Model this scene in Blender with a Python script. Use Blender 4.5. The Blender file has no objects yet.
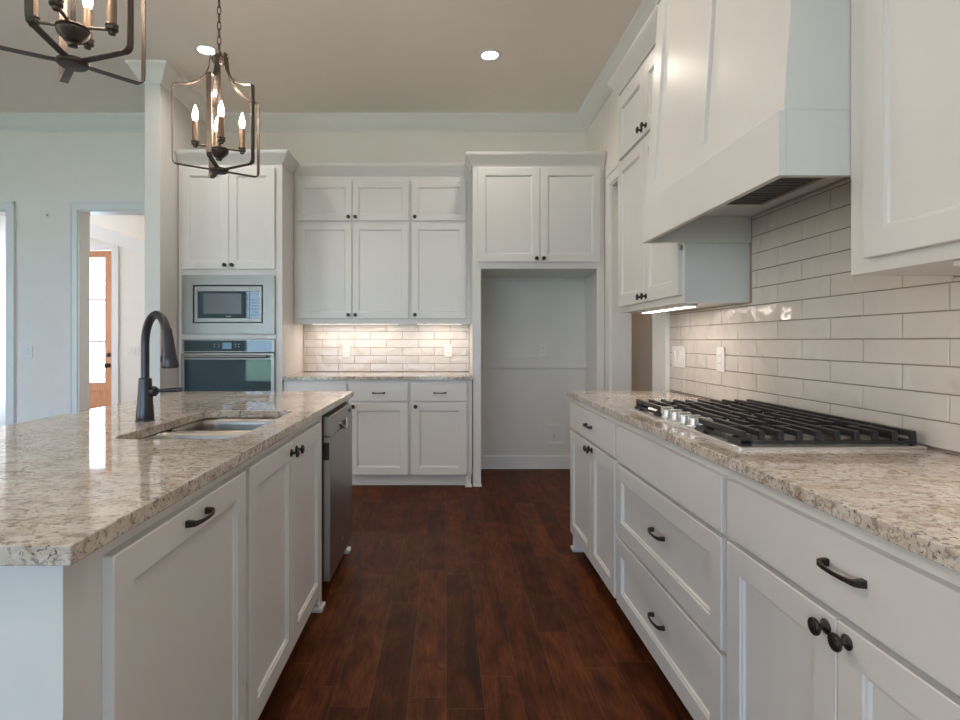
import bpy, bmesh, math, random
from mathutils import Vector, Matrix
random.seed(7)
scene = bpy.context.scene
C = scene.collection
PI = math.pi

# ------------------------------------------------------------------ camera
F = 560.0
cam_d = bpy.data.cameras.new('camera'); cam = bpy.data.objects.new('camera', cam_d); C.objects.link(cam)
cam_d.sensor_width = 36.0; cam_d.lens = F / 960.0 * 36.0
cam_d.shift_x = (480 - 446) / 960.0; cam_d.shift_y = (341 - 360) / 960.0
cam_d.clip_start = 0.02
cam.location = (0, 0, 1.205); cam.rotation_euler = (PI / 2, 0, 0)
scene.camera = cam

# ------------------------------------------------------------------ world, daylight, exposure
scene.view_settings.view_transform = 'Standard'; scene.view_settings.look = 'None'
scene.view_settings.exposure = 0.05; scene.view_settings.gamma = 1.0
scene.view_settings.use_curve_mapping = False
SKY_REAR = (0.44, 0.64, 0.87, 1); SKY_LEFT = (0.36, 0.315, 0.265, 1)
world = bpy.data.worlds.new('sky'); scene.world = world; world.use_nodes = True
bg = world.node_tree.nodes['Background']
bg.inputs['Strength'].default_value = 13.0
# open blue sky towards the rear (-Y), with a warmer tint added towards the left (-X) to balance the room light
_nt = world.node_tree
_tc = _nt.nodes.new('ShaderNodeTexCoord'); _sx = _nt.nodes.new('ShaderNodeSeparateXYZ'); _nt.links.new(_tc.outputs['Generated'], _sx.inputs[0])
_mr = _nt.nodes.new('ShaderNodeMapRange'); _mr.interpolation_type = 'SMOOTHSTEP'
_mr.inputs['From Min'].default_value = -0.95; _mr.inputs['From Max'].default_value = -0.35; _mr.inputs['To Min'].default_value = 1; _mr.inputs['To Max'].default_value = 0
_nt.links.new(_sx.outputs[0], _mr.inputs['Value'])
_mx = _nt.nodes.new('ShaderNodeMix'); _mx.data_type = 'RGBA'
_mx.inputs[6].default_value = SKY_REAR; _mx.inputs[7].default_value = SKY_LEFT
_nt.links.new(_mr.outputs[0], _mx.inputs[0]); _nt.links.new(_mx.outputs[2], bg.inputs['Color'])
DOWN_W = 5.2      # each recessed downlight and each added ceiling lamp, watts
PEND_W = 2.8       # each candle bulb
UNDER_W = 0.55      # each under-cabinet light bar

def portal(name, loc, rot, sx, sy):
    l = bpy.data.lights.new(name, 'AREA'); l.shape = 'RECTANGLE'; l.size = sx; l.size_y = sy
    l.cycles.is_portal = True
    o = bpy.data.objects.new(name, l); o.location = loc; o.rotation_euler = rot; C.objects.link(o)
REAR = -4.0
WIN_REAR = [(-4.75, -3.85), (-3.55, -2.65), (-2.35, -1.45), (-0.8, 0.1)]
for i, (a, b) in enumerate(WIN_REAR):
    portal('window_portal', ((a + b) / 2, REAR - 0.06, 1.35), (PI / 2, 0, 0), b - a, 2.2)   # faces +Y
portal('window_portal', (-7.06, -0.5, 1.575), (PI / 2, 0, -PI / 2), 4.0, 2.25)               # faces +X
portal('window_portal', (-6.5, 6.52, 1.55), (PI / 2, 0, -PI / 2), 1.85, 2.3)

# ------------------------------------------------------------------ materials
def new_mat(name):
    m = bpy.data.materials.new(name); m.use_nodes = True
    nt = m.node_tree; b = nt.nodes['Principled BSDF']
    return m, nt, b
def N(nt, typ, **kw):
    n = nt.nodes.new(typ)
    for k, v in kw.items():
        setattr(n, k, v)
    return n
def setin(n, **kw):
    for k, v in kw.items():
        n.inputs[k.replace('_', ' ')].default_value = v
def mathn(nt, op, a, b=None, clamp=False):
    n = nt.nodes.new('ShaderNodeMath'); n.operation = op; n.use_clamp = clamp
    for i, v in enumerate((a, b)):
        if v is None: continue
        if isinstance(v, (int, float)): n.inputs[i].default_value = v
        else: nt.links.new(v, n.inputs[i])
    return n.outputs[0]
def ramp(nt, fac, stops):
    r = nt.nodes.new('ShaderNodeValToRGB'); nt.links.new(fac, r.inputs['Fac'])
    els = r.color_ramp.elements
    while len(els) < len(stops): els.new(0.5)
    for e, (p, c) in zip(els, stops):
        e.position = p; e.color = (c[0], c[1], c[2], 1)
    return r.outputs['Color']
def mix(nt, fac, a, b, mode='MIX'):
    n = nt.nodes.new('ShaderNodeMix'); n.data_type = 'RGBA'; n.blend_type = mode
    if isinstance(fac, (int, float)): n.inputs[0].default_value = fac
    else: nt.links.new(fac, n.inputs[0])
    for i, v in ((6, a), (7, b)):
        if isinstance(v, tuple): n.inputs[i].default_value = (v[0], v[1], v[2], 1)
        else: nt.links.new(v, n.inputs[i])
    return n.outputs[2]
def coords(nt, scale=(1, 1, 1), kind='Object'):
    tc = nt.nodes.new('ShaderNodeTexCoord'); mp = nt.nodes.new('ShaderNodeMapping')
    mp.inputs['Scale'].default_value = scale
    nt.links.new(tc.outputs[kind], mp.inputs['Vector']); return mp.outputs['Vector']
def noise(nt, vec, scale, detail=4, rough=0.55, dist=0.0):
    n = nt.nodes.new('ShaderNodeTexNoise'); nt.links.new(vec, n.inputs['Vector'])
    setin(n, Scale=scale, Detail=detail, Roughness=rough, Distortion=dist); return n.outputs['Fac']
def bump(nt, b, h, strength, dist=0.01):
    n = nt.nodes.new('ShaderNodeBump'); setin(n, Strength=strength, Distance=dist)
    nt.links.new(h, n.inputs['Height']); nt.links.new(n.outputs['Normal'], b.inputs['Normal'])

def paint(name, col, rough=0.5, bumpy=0.04, scale=250, spec=0.5):
    m, nt, b = new_mat(name)
    v = coords(nt)
    n = noise(nt, v, 6, 3)
    c = mix(nt, n, tuple(x * 0.97 for x in col), tuple(min(1, x * 1.03) for x in col))
    nt.links.new(c, b.inputs['Base Color'])
    b.inputs['Roughness'].default_value = rough
    b.inputs['Specular IOR Level'].default_value = spec
    bump(nt, b, noise(nt, v, scale, 2), bumpy, 0.002)
    return m
M = {}
M['cab'] = paint('white_cabinet_paint', (0.70, 0.69, 0.672), 0.32, 0.03, 60)
M['trim'] = paint('white_trim_paint', (0.80, 0.79, 0.77), 0.4, 0.02, 80)
M['wall'] = paint('greige_wall_paint', (0.87, 0.82, 0.765), 0.75, 0.08, 300, 0.25)
M['ceil'] = paint('greige_ceiling_paint', (0.93, 0.865, 0.785), 0.85, 0.08, 200, 0.2)
M['alcove'] = paint('toned_down_wall_paint', (0.76, 0.735, 0.69), 0.7, 0.05, 300, 0.25)  # same wall paint, toned down so the plates stand out
M['plate'] = paint('white_plastic', (0.79, 0.78, 0.76), 0.35, 0.01, 80)
M['shade'] = paint('toe_kick_shade', (0.035, 0.025, 0.02), 0.7, 0.02, 80)  # near-black colour stands in for the shade in the toe recess

def metal(name, col, rough, metallic=1.0, brushed=None):
    m, nt, b = new_mat(name)
    b.inputs['Base Color'].default_value = (*col, 1); b.inputs['Metallic'].default_value = metallic
    b.inputs['Roughness'].default_value = rough
    v = coords(nt, brushed or (1, 1, 1))
    n = noise(nt, v, 60 if brushed else 25, 3)
    r = nt.nodes.new('ShaderNodeMapRange'); setin(r, To_Min=rough * 0.8, To_Max=rough * 1.25)
    nt.links.new(n, r.inputs['Value']); nt.links.new(r.outputs['Result'], b.inputs['Roughness'])
    if brushed: bump(nt, b, n, 0.06, 0.002)
    return m
M['steel'] = metal('brushed_stainless_steel', (0.42, 0.41, 0.395), 0.34, 1.0, (1, 1, 30))
M['steel_h'] = metal('horizontal_brushed_steel', (0.29, 0.265, 0.235), 0.33, 1.0, (2, 2, 40))
M['sink'] = metal('sink_steel', (0.42, 0.40, 0.375), 0.33, 1.0, (3, 40, 3))
M['chrome'] = metal('bright_knob_metal', (0.70, 0.70, 0.69), 0.36)
M['bronze'] = metal('oil_rubbed_bronze', (0.050, 0.042, 0.038), 0.32, 0.75)
M['faucet'] = metal('dark_bronze_faucet', (0.055, 0.055, 0.065), 0.30, 0.8)
M['pendant'] = metal('weathered_bronze_strap', (0.085, 0.070, 0.058), 0.42, 0.7)
M['sleeve'] = metal('candle_sleeve_bronze', (0.20, 0.14, 0.10), 0.45, 0.5)
M['iron'] = metal('cast_iron', (0.022, 0.022, 0.024), 0.45, 0.2)
M['filter'] = metal('dark_filter_mesh', (0.10, 0.095, 0.085), 0.45, 0.8)

def flat(name, col, rough=0.4, emit=None, strength=0, coat=0):
    m, nt, b = new_mat(name)
    b.inputs['Base Color'].default_value = (*col, 1); b.inputs['Roughness'].default_value = rough
    if emit:
        b.inputs['Emission Color'].default_value = (*emit, 1); b.inputs['Emission Strength'].default_value = strength
    if coat: b.inputs['Coat Weight'].default_value = coat; b.inputs['Coat Roughness'].default_value = 0.02
    return m
M['black_glass'] = flat('black_oven_glass', (0.012, 0.040, 0.050), 0.03, coat=0.15)
M['black_plastic'] = flat('black_plastic', (0.015, 0.015, 0.016), 0.35)
M['screen'] = flat('lit_oven_display', (0.05, 0.1, 0.15), 0.2, (0.25, 0.55, 0.75), 0.22)
M['mesh_window'] = flat('grey_microwave_window', (0.10, 0.115, 0.125), 0.22, coat=0.6)
M['downlight'] = flat('lit_downlight_lens', (1, 1, 1), 0.5, (1.0, 0.93, 0.82), 14)
M['bulb'] = flat('lit_candle_bulb', (1, 0.9, 0.75), 0.3, (1.0, 0.80, 0.58), 20)
M['led'] = flat('lit_led_lens', (1, 1, 1), 0.5, (1.0, 0.87, 0.76), 16)
M['icon'] = flat('pale_icon_print', (0.22, 0.27, 0.30), 0.4)
M['lawn'] = paint('lawn_green', (0.48, 0.58, 0.34), 0.9, 0.3, 40)
M['concrete'] = paint('porch_and_bounce_concrete', (0.86, 0.79, 0.70), 0.9, 0.1, 40)

def glass(name):
    m, nt, b = new_mat(name)
    b.inputs['Base Color'].default_value = (0.95, 0.98, 1, 1)
    out = nt.nodes['Material Output']
    t = nt.nodes.new('ShaderNodeBsdfTransparent'); g = nt.nodes.new('ShaderNodeBsdfGlossy'); g.inputs['Roughness'].default_value = 0.02
    mx = nt.nodes.new('ShaderNodeMixShader'); mx.inputs[0].default_value = 0.06
    nt.links.new(t.outputs[0], mx.inputs[1]); nt.links.new(g.outputs[0], mx.inputs[2]); nt.links.new(mx.outputs[0], out.inputs['Surface'])
    return m
M['glass'] = glass('clear_pane_glass')

def granite():
    m, nt, b = new_mat('cream_granite')
    v1 = coords(nt, (1.0, 1.7, 1.5)); v2 = coords(nt, (1, 1.25, 1.15))
    base = ramp(nt, noise(nt, v1, 9, 5, 0.6, 0.5), [(0.30, (0.42, 0.34, 0.27)), (0.46, (0.56, 0.485, 0.41)), (0.68, (0.66, 0.61, 0.55))])
    def layer(c, vec, scale, lo, hi, amt, col, det=5, ro=0.65, di=0.6):
        f = ramp(nt, noise(nt, vec, scale, det, ro, di), [(lo, (0, 0, 0)), (hi, (1, 1, 1))])
        return mix(nt, mathn(nt, 'MULTIPLY', f, amt), c, col)
    c = layer(base, v2, 34, 0.52, 0.60, 0.70, (0.70, 0.655, 0.59))
    c = layer(c, v1, 22, 0.53, 0.62, 0.80, (0.30, 0.215, 0.155), 6, 0.7, 1.0)
    c = layer(c, v2, 55, 0.55, 0.62, 0.85, (0.23, 0.21, 0.20))
    c = layer(c, v1, 13, 0.60, 0.66, 0.75, (0.20, 0.115, 0.07), 7, 0.75, 1.2)
    c = layer(c, v2, 95, 0.60, 0.66, 0.90, (0.075, 0.06, 0.055), 3)
    nt.links.new(c, b.inputs['Base Color'])
    b.inputs['Roughness'].default_value = 0.045; b.inputs['Specular IOR Level'].default_value = 0.5
    return m
M['granite'] = granite()

def floor_wood():
    m, nt, b = new_mat('dark_walnut_plank_floor')
    tc = nt.nodes.new('ShaderNodeTexCoord'); sp = nt.nodes.new('ShaderNodeSeparateXYZ')
    nt.links.new(tc.outputs['Object'], sp.inputs[0])
    PW, PL = 0.127, 1.05
    u = mathn(nt, 'DIVIDE', sp.outputs[0], PW)
    row = mathn(nt, 'FLOOR', u); fu = mathn(nt, 'FRACT', u)
    wn = N(nt, 'ShaderNodeTexWhiteNoise', noise_dimensions='1D'); nt.links.new(row, wn.inputs['W'])
    off = mathn(nt, 'MULTIPLY', wn.outputs['Value'], 7.3)
    vv = mathn(nt, 'ADD', mathn(nt, 'DIVIDE', sp.outputs[1], PL), off)
    col = mathn(nt, 'FLOOR', vv); fv = mathn(nt, 'FRACT', vv)
    cb = nt.nodes.new('ShaderNodeCombineXYZ'); nt.links.new(row, cb.inputs[0]); nt.links.new(col, cb.inputs[1])
    wn2 = N(nt, 'ShaderNodeTexWhiteNoise', noise_dimensions='2D'); nt.links.new(cb.outputs[0], wn2.inputs['Vector'])
    rnd = wn2.outputs['Value']
    # grain, offset per plank
    cb2 = nt.nodes.new('ShaderNodeCombineXYZ')
    nt.links.new(mathn(nt, 'ADD', mathn(nt, 'MULTIPLY', sp.outputs[0], 9.0), mathn(nt, 'MULTIPLY', rnd, 50)), cb2.inputs[0])
    nt.links.new(mathn(nt, 'MULTIPLY', sp.outputs[1], 1.0), cb2.inputs[1])
    grain = noise(nt, cb2.outputs[0], 9, 6, 0.65, 0.8)
    blot = noise(nt, cb2.outputs[0], 1.7, 3, 0.5, 0.5)
    c = ramp(nt, rnd, [(0.0, (0.060, 0.0165, 0.0045)), (0.5, (0.086, 0.0235, 0.0062)), (1.0, (0.122, 0.036, 0.0095))])
    g = ramp(nt, grain, [(0.3, (0.55, 0.5, 0.5)), (0.7, (1.35, 1.35, 1.35))])
    c = mix(nt, 1.0, c, g, 'MULTIPLY')
    bl = ramp(nt, blot, [(0.30, (0.40, 0.36, 0.34)), (0.52, (1.1, 1.1, 1.1))])
    c = mix(nt, 0.8, c, bl, 'MULTIPLY')
    # seams
    eu = mathn(nt, 'MINIMUM', fu, mathn(nt, 'SUBTRACT', 1, fu))
    ev = mathn(nt, 'MINIMUM', fv, mathn(nt, 'SUBTRACT', 1, fv))
    su = mathn(nt, 'LESS_THAN', eu, 0.013); sv = mathn(nt, 'LESS_THAN', ev, 0.0019)
    seam = mathn(nt, 'MAXIMUM', su, sv)
    c = mix(nt, mathn(nt, 'MULTIPLY', seam, 0.6), c, (0.125, 0.055, 0.026))
    mot = ramp(nt, noise(nt, coords(nt, (2.2, 1, 1)), 6, 4, 0.6, 0.4), [(0.32, (0.62, 0.58, 0.56)), (0.66, (1.35, 1.35, 1.35))])
    c = mix(nt, 1.0, c, mot, 'MULTIPLY')
    kn = ramp(nt, noise(nt, coords(nt, (1.6, 1, 1)), 7.5, 3, 0.5, 0.7), [(0.66, (0, 0, 0)), (0.74, (1, 1, 1))])
    c = mix(nt, mathn(nt, 'MULTIPLY', kn, 0.75), c, (0.016, 0.007, 0.004))
    # pale scuffs
    sc = ramp(nt, noise(nt, coords(nt, (3, 1, 1)), 28, 4, 0.75), [(0.74, (0, 0, 0)), (0.80, (1, 1, 1))])
    c = mix(nt, mathn(nt, 'MULTIPLY', sc, 0.35), c, (0.30, 0.2, 0.14))
    nt.links.new(c, b.inputs['Base Color'])
    rr = nt.nodes.new('ShaderNodeMapRange'); setin(rr, To_Min=0.42, To_Max=0.58); nt.links.new(blot, rr.inputs['Value'])
    nt.links.new(rr.outputs['Result'], b.inputs['Roughness'])
    b.inputs['Specular IOR Level'].default_value = 0.13
    h = mathn(nt, 'SUBTRACT', mathn(nt, 'MULTIPLY', grain, 0.3), mathn(nt, 'MULTIPLY', seam, 0.6))
    bump(nt, b, h, 0.25, 0.003)
    return m
M['floor'] = floor_wood()

def tile_mat():
    m, nt, b = new_mat('glazed_wavy_tile')
    v = coords(nt)
    c = mix(nt, noise(nt, v, 4, 2), (0.60, 0.56, 0.51), (0.70, 0.665, 0.62))
    nt.links.new(c, b.inputs['Base Color'])
    b.inputs['Roughness'].default_value = 0.15
    bump(nt, b, noise(nt, v, 11, 1, 0.3, 0.5), 0.55, 0.02)
    return m
M['tile'] = tile_mat()
M['grout'] = paint('taupe_grout', (0.30, 0.25, 0.21), 0.9, 0.1, 400)

def door_wood():
    m, nt, b = new_mat('honey_fir_door')
    v = coords(nt, (12, 12, 1))
    c = ramp(nt, noise(nt, v, 5, 5, 0.6, 0.5), [(0.3, (0.50, 0.20, 0.09)), (0.7, (0.68, 0.33, 0.17))])
    nt.links.new(c, b.inputs['Base Color']); b.inputs['Roughness'].default_value = 0.35
    return m
M['doorwood'] = door_wood()

# ------------------------------------------------------------------ mesh helpers
class MB:
    def __init__(self): self.bm = bmesh.new()
    def poly(self, pts):
        return self.bm.faces.new([self.bm.verts.new(p) for p in pts])
    def box(self, x0, x1, y0, y1, z0, z1):
        v = [self.bm.verts.new((x, y, z)) for x in (x0, x1) for y in (y0, y1) for z in (z0, z1)]
        for f in ((0, 1, 3, 2), (4, 6, 7, 5), (0, 4, 5, 1), (2, 3, 7, 6), (0, 2, 6, 4), (1, 5, 7, 3)):
            self.bm.faces.new([v[i] for i in f])
        return self
    def hexa(self, lo, hi):
        """lo, hi: four points each, same winding"""
        a = [self.bm.verts.new(p) for p in lo]; b = [self.bm.verts.new(p) for p in hi]
        self.bm.faces.new(a[::-1]); self.bm.faces.new(b)
        for i in range(4):
            j = (i + 1) % 4; self.bm.faces.new([a[i], a[j], b[j], b[i]])
        return self
    def prism(self, pts2, z0, z1):
        a = [self.bm.verts.new((p[0], p[1], z0)) for p in pts2]; b = [self.bm.verts.new((p[0], p[1], z1)) for p in pts2]
        n = len(pts2)
        self.bm.faces.new(a[::-1]); self.bm.faces.new(b)
        for i in range(n):
            j = (i + 1) % n; self.bm.faces.new([a[i], a[j], b[j], b[i]])
        return self
    def rings(self, rings, closed_ring=True, caps=True):
        vs = [[self.bm.verts.new(p) for p in r] for r in rings]
        n = len(vs[0])
        for k in range(len(vs) - 1):
            for i in range(n if closed_ring else n - 1):
                j = (i + 1) % n
                self.bm.faces.new([vs[k][i], vs[k][j], vs[k + 1][j], vs[k + 1][i]])
        if caps and closed_ring:
            self.bm.faces.new(vs[0][::-1]); self.bm.faces.new(vs[-1])
        return self
    def lathe(self, prof, origin=(0, 0, 0), axis='Z', n=24):
        """prof: (radius, height) along the axis"""
        o = Vector(origin); R = []
        for r, h in prof:
            ring = []
            for i in range(n):
                a = 2 * PI * i / n; ca, sa = r * math.cos(a), r * math.sin(a)
                if axis == 'Z': p = Vector((ca, sa, h))
                elif axis == '-Y': p = Vector((ca, -h, sa))
                elif axis == 'X': p = Vector((h, ca, sa))
                elif axis == '-X': p = Vector((-h, ca, sa))
                ring.append(o + p)
            R.append(ring)
        return self.rings(R)
    def tube(self, pts, rad, n=12):
        pts = [Vector(p) for p in pts]
        rads = rad if isinstance(rad, (list, tuple)) else [rad] * len(pts)
        R = []; up = None
        for i, p in enumerate(pts):
            t = (pts[min(i + 1, len(pts) - 1)] - pts[max(i - 1, 0)]).normalized()
            if up is None:
                up = Vector((0, 0, 1)) if abs(t.z) < 0.9 else Vector((0, 1, 0))
            s = t.cross(up).normalized(); up = s.cross(t).normalized()
            R.append([p + (s * math.cos(2 * PI * k / n) + up * math.sin(2 * PI * k / n)) * rads[i] for k in range(n)])
        return self.rings(R)
    def strap(self, pts, wdir, w, t):
        """flat strap: path pts, width w along wdir (may be a list), thickness t"""
        pts = [Vector(p) for p in pts]; wd = Vector(wdir).normalized()
        ws = w if isinstance(w, (list, tuple)) else [w] * len(pts)
        ts = t if isinstance(t, (list, tuple)) else [t] * len(pts)
        R = []
        for i, p in enumerate(pts):
            tg = (pts[min(i + 1, len(pts) - 1)] - pts[max(i - 1, 0)]).normalized()
            nn = tg.cross(wd).normalized()
            a, b2 = wd * ws[i] / 2, nn * ts[i] / 2
            R.append([p - a - b2, p + a - b2, p + a + b2, p - a + b2])
        return self.rings(R)
    def torus(self, c, R, r, sx=1.0, sz=1.0, plane='XZ', n=16, m=8):
        """link / ring"""
        c = Vector(c); rings = []
        for i in range(n):
            a = 2 * PI * i / n
            ring = []
            for k in range(m):
                b2 = 2 * PI * k / m
                rr = R + r * math.cos(b2)
                x = (R * sx + r * math.cos(b2)) * math.cos(a); z = (R * sz + r * math.cos(b2)) * math.sin(a); y = r * math.sin(b2)
                ring.append(c + (Vector((x, y, z)) if plane == 'XZ' else Vector((y, x, z)) if plane == 'YZ' else Vector((x, z, y))))
            rings.append(ring)
        rings.append(rings[0])
        self.rings(rings, True, False)
        bmesh.ops.remove_doubles(self.bm, verts=self.bm.verts, dist=1e-6)
        return self
    def sweep(self, path, prof, side=1, z=0.0, closed=False):
        """profile (out, z) swept along an XY polyline with mitred corners; side=+1 offsets to the right of travel"""
        P = [Vector((p[0], p[1])) for p in path]; n = len(P); R = []
        for i, p in enumerate(P):
            def nrm(a, b):
                d = (b - a).normalized(); return Vector((d.y, -d.x)) * side
            ns = []
            if i > 0 or closed: ns.append(nrm(P[i - 1], p))
            if i < n - 1 or closed: ns.append(nrm(p, P[(i + 1) % n]))
            if len(ns) == 1: mv = ns[0]
            else:
                s = (ns[0] + ns[1]).normalized(); mv = s / max(0.2, s.dot(ns[0]))
            R.append([(p.x + mv.x * o, p.y + mv.y * o, z + h) for o, h in prof])
        if closed: R.append(R[0])
        self.rings(R, True, not closed)
        return self
    def build(self, name, mat, parent=None, bevel=0, smooth=False, seg=2, angle=35):
        bmesh.ops.recalc_face_normals(self.bm, faces=self.bm.faces)
        me = bpy.data.meshes.new(name); self.bm.to_mesh(me); self.bm.free()
        me.materials.append(mat)
        o = bpy.data.objects.new(name, me); C.objects.link(o)
        if parent: o.parent = parent
        if smooth:
            for p in me.polygons: p.use_smooth = True
            try: me.set_sharp_from_angle(angle=math.radians(angle))
            except Exception: pass
        if bevel:
            md = o.modifiers.new('bevel', 'BEVEL'); md.width = bevel; md.segments = seg; md.limit_method = 'ANGLE'; md.angle_limit = math.radians(30)
        return o
def bx(name, mat, parent, b, bevel=0.0015):
    return MB().box(*b).build(name, mat, parent, bevel)
def tag(o, label, cat, group=None):
    o['label'] = label; o['category'] = cat
    if group: o['group'] = group
    return o
def thing(name, label, cat, loc=(0, 0, 0), rz=0.0, group=None):
    o = bpy.data.objects.new(name, None); C.objects.link(o); o.location = loc; o.rotation_euler = (0, 0, rz)
    o.empty_display_size = 0.05
    return tag(o, label, cat, group)
def struct(name, mb, mat, bevel=0, smooth=False):
    o = mb.build(name, mat, None, bevel, smooth); o['kind'] = 'structure'; return o
def copy_tree(o, parent=None):
    c = o.copy(); C.objects.link(c); c.parent = parent
    for ch in list(o.children):
        copy_tree(ch, c)
    return c

# ------------------------------------------------------------------ the room
WX = 1.32          # right wall
WY = 5.285         # back wall
CZ = 3.32          # ceiling
T = 0.14
XL = -7.0
struct('floor', MB().box(-9, 3.2, REAR - T, 8.2, -0.1, 0), M['floor'])
struct('ceiling', MB().box(XL - T, 3.2, REAR - T, WY + T, CZ, CZ + 0.1), M['ceil'])
D1 = (-3.47, -2.50, 2.44)       # cased opening to the foyer
D2 = (-5.05, -4.134, 2.44)      # second cased opening
w = MB()
w.box(XL - T, D2[0], WY, WY + T, 0, CZ); w.box(D2[0], D2[1], WY, WY + T, D2[2], CZ)
w.box(D2[1], D1[0], WY, WY + T, 0, CZ); w.box(D1[0], D1[1], WY, WY + T, D1[2], CZ)
w.box(D1[1], WX + T, WY, WY + T, 0, CZ)
struct('wall_back', w, M['wall'])
DR = (3.53, 4.45, 2.45)
w = MB()
w.box(WX, WX + T, REAR, DR[0], 0, CZ); w.box(WX, WX + T, DR[0], DR[1], DR[2], CZ); w.box(WX, WX + T, DR[1], WY, 0, CZ)
struct('wall_right', w, M['wall'])
struct('wall_partition', MB().box(-2.32, -2.20, 4.31, WY, 0, CZ), M['cab'], 0.002)
w = MB(); zlo, zhi = 0.22, 2.45
xs = [XL] + [v for p in WIN_REAR for v in p] + [WX + T]
for i in range(0, len(xs), 2): w.box(xs[i], xs[i + 1], REAR - T, REAR, 0, CZ)
for a, b in WIN_REAR: w.box(a, b, REAR - T, REAR, 0, zlo); w.box(a, b, REAR - T, REAR, zhi, CZ)
struct('wall_rear', w, M['wall'])
w = MB()
w.box(XL - T, XL, REAR - T, -2.5, 0, CZ); w.box(XL - T, XL, 1.5, WY, 0, CZ); w.box(XL - T, XL, -2.5, 1.5, 0, 0.45); w.box(XL - T, XL, -2.5, 1.5, 2.7, CZ)
struct('wall_left', w, M['wall'])
for i, (a, b) in enumerate(WIN_REAR):
    f = MB()
    for r in ((a, a + 0.05, zlo, zhi), (b - 0.05, b, zlo, zhi), (a + 0.05, b - 0.05, zlo, zlo + 0.05), (a + 0.05, b - 0.05, zhi - 0.05, zhi), (a + 0.05, b - 0.05, 1.36, 1.40)):
        f.box(r[0], r[1], REAR - 0.10, REAR - 0.02, r[2], r[3])
    o = struct('window_%d' % (i + 1), f, M['trim'])
    g = MB().box(a + 0.05, b - 0.05, REAR - 0.065, REAR - 0.06, zlo + 0.05, zhi - 0.05).build('pane', M['glass'], o)
struct('lawn', MB().box(-30, 20, -40, REAR - T - 2.6, -0.35, -0.25), M['lawn'])
b = MB(); b.box(-11, 6, REAR - T - 2.6, REAR - T - 0.02, -0.3, -0.08); b.box(-12, XL - T - 0.02, REAR - T - 0.02, WY, -0.3, -0.08)
struct('bounce_ground', b, M['concrete'])  # unseen pale ground added to bounce daylight up to the ceiling

# crown of the room, one mitred run
crown = [(0, 0), (0, -0.14), (0.012, -0.14), (0.016, -0.128), (0.03, -0.118), (0.062, -0.062), (0.082, -0.028), (0.095, -0.02), (0.098, 0)]
struct('trim_1', MB().sweep([(XL, WY), (-2.32, WY), (-2.32, 4.31), (-2.20, 4.31), (-2.20, WY), (WX, WY), (WX, REAR)], crown, 1, CZ), M['trim'], 0, True)
# casings
def casing(name, x0, x1, zt, y, wd=0.09, th=0.02):
    b = MB()
    for r in ((x0 - wd, x0, 0, zt), (x1, x1 + wd, 0, zt), (x0 - wd, x1 + wd, zt, zt + wd)):
        b.box(r[0], r[1], y - th, y, r[2], r[3])
    b.box(x0 - wd - 0.008, x0 - wd + 0.012, y - th - 0.008, y, 0, zt + wd); b.box(x1 + wd - 0.012, x1 + wd + 0.008, y - th - 0.008, y, 0, zt + wd)
    b.box(x0 - wd - 0.008, x1 + wd + 0.008, y - th - 0.008, y, zt + wd - 0.012, zt + wd + 0.012)
    b.box(x0, x0 + 0.015, y - 0.01, y + T + 0.01, 0, zt); b.box(x1 - 0.015, x1, y - 0.01, y + T + 0.01, 0, zt); b.box(x0, x1, y - 0.01, y + T + 0.01, zt - 0.015, zt)
    return struct(name, b, M['trim'], 0.002)
casing('trim_2', *D1, WY, 0.065); casing('trim_3', *D2, WY, 0.065)
b = MB(); y0, y1, zt = DR; wd = 0.09
for r in ((y0 - wd - 0.12, y0, 0, zt), (y1, y1 + wd, 0, zt), (y0 - wd - 0.12, y1 + wd, zt, zt + wd)):
    b.box(WX - 0.02, WX, r[0], r[1], r[2], r[3])
b.box(WX - 0.028, WX, y0 - 0.05, y1 + wd + 0.01, zt + wd - 0.012, zt + wd + 0.012)
b.box(WX - 0.01, WX + T + 0.01, y0, y0 + 0.015, 0, zt); b.box(WX - 0.01, WX + T + 0.01, y1 - 0.015, y1, 0, zt); b.box(WX - 0.01, WX + T + 0.01, y0, y1, zt - 0.015, zt)
struct('trim_4', b, M['trim'], 0.002)
# pantry beyond the right doorway
w = MB(); w.box(3.0, 3.1, 2.2, WY + T, 0, CZ); w.box(WX + T, 3.0, 2.1, 2.2, 0, CZ); w.box(WX + T, 3.0, WY, WY + T, 0, CZ)
struct('wall_pantry', w, M['wall'])
# baseboards
bb = [(0, 0), (0.015, 0), (0.015, 0.115), (0.008, 0.13), (0, 0.13)]
struct('baseboard_back', MB().sweep([(0.292, WY), (WX, WY), (WX, DR[1] + wd)], bb, 1), M['trim'])
b = MB(); b.sweep([(D2[1] + 0.073, WY), (D1[0] - 0.073, WY)], bb, 1); struct('baseboard_left', b, M['trim'])
# alcove cleats
b = MB(); b.box(0.295, WX, WY - 0.028, WY, 0.95, 1.063); struct('trim_5', b, M['alcove'], 0.002)
b = MB(); b.box(0.295, WX, WY - 0.018, WY, 1.765, 1.90); struct('trim_6', b, M['alcove'], 0.002)
b = MB(); b.box(0.295, WX - 0.006, WY - 0.006, WY, 0.13, 1.95); b.box(WX - 0.006, WX, 4.66, WY, 0.13, 1.95); struct('trim_7', b, M['alcove'])

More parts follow.
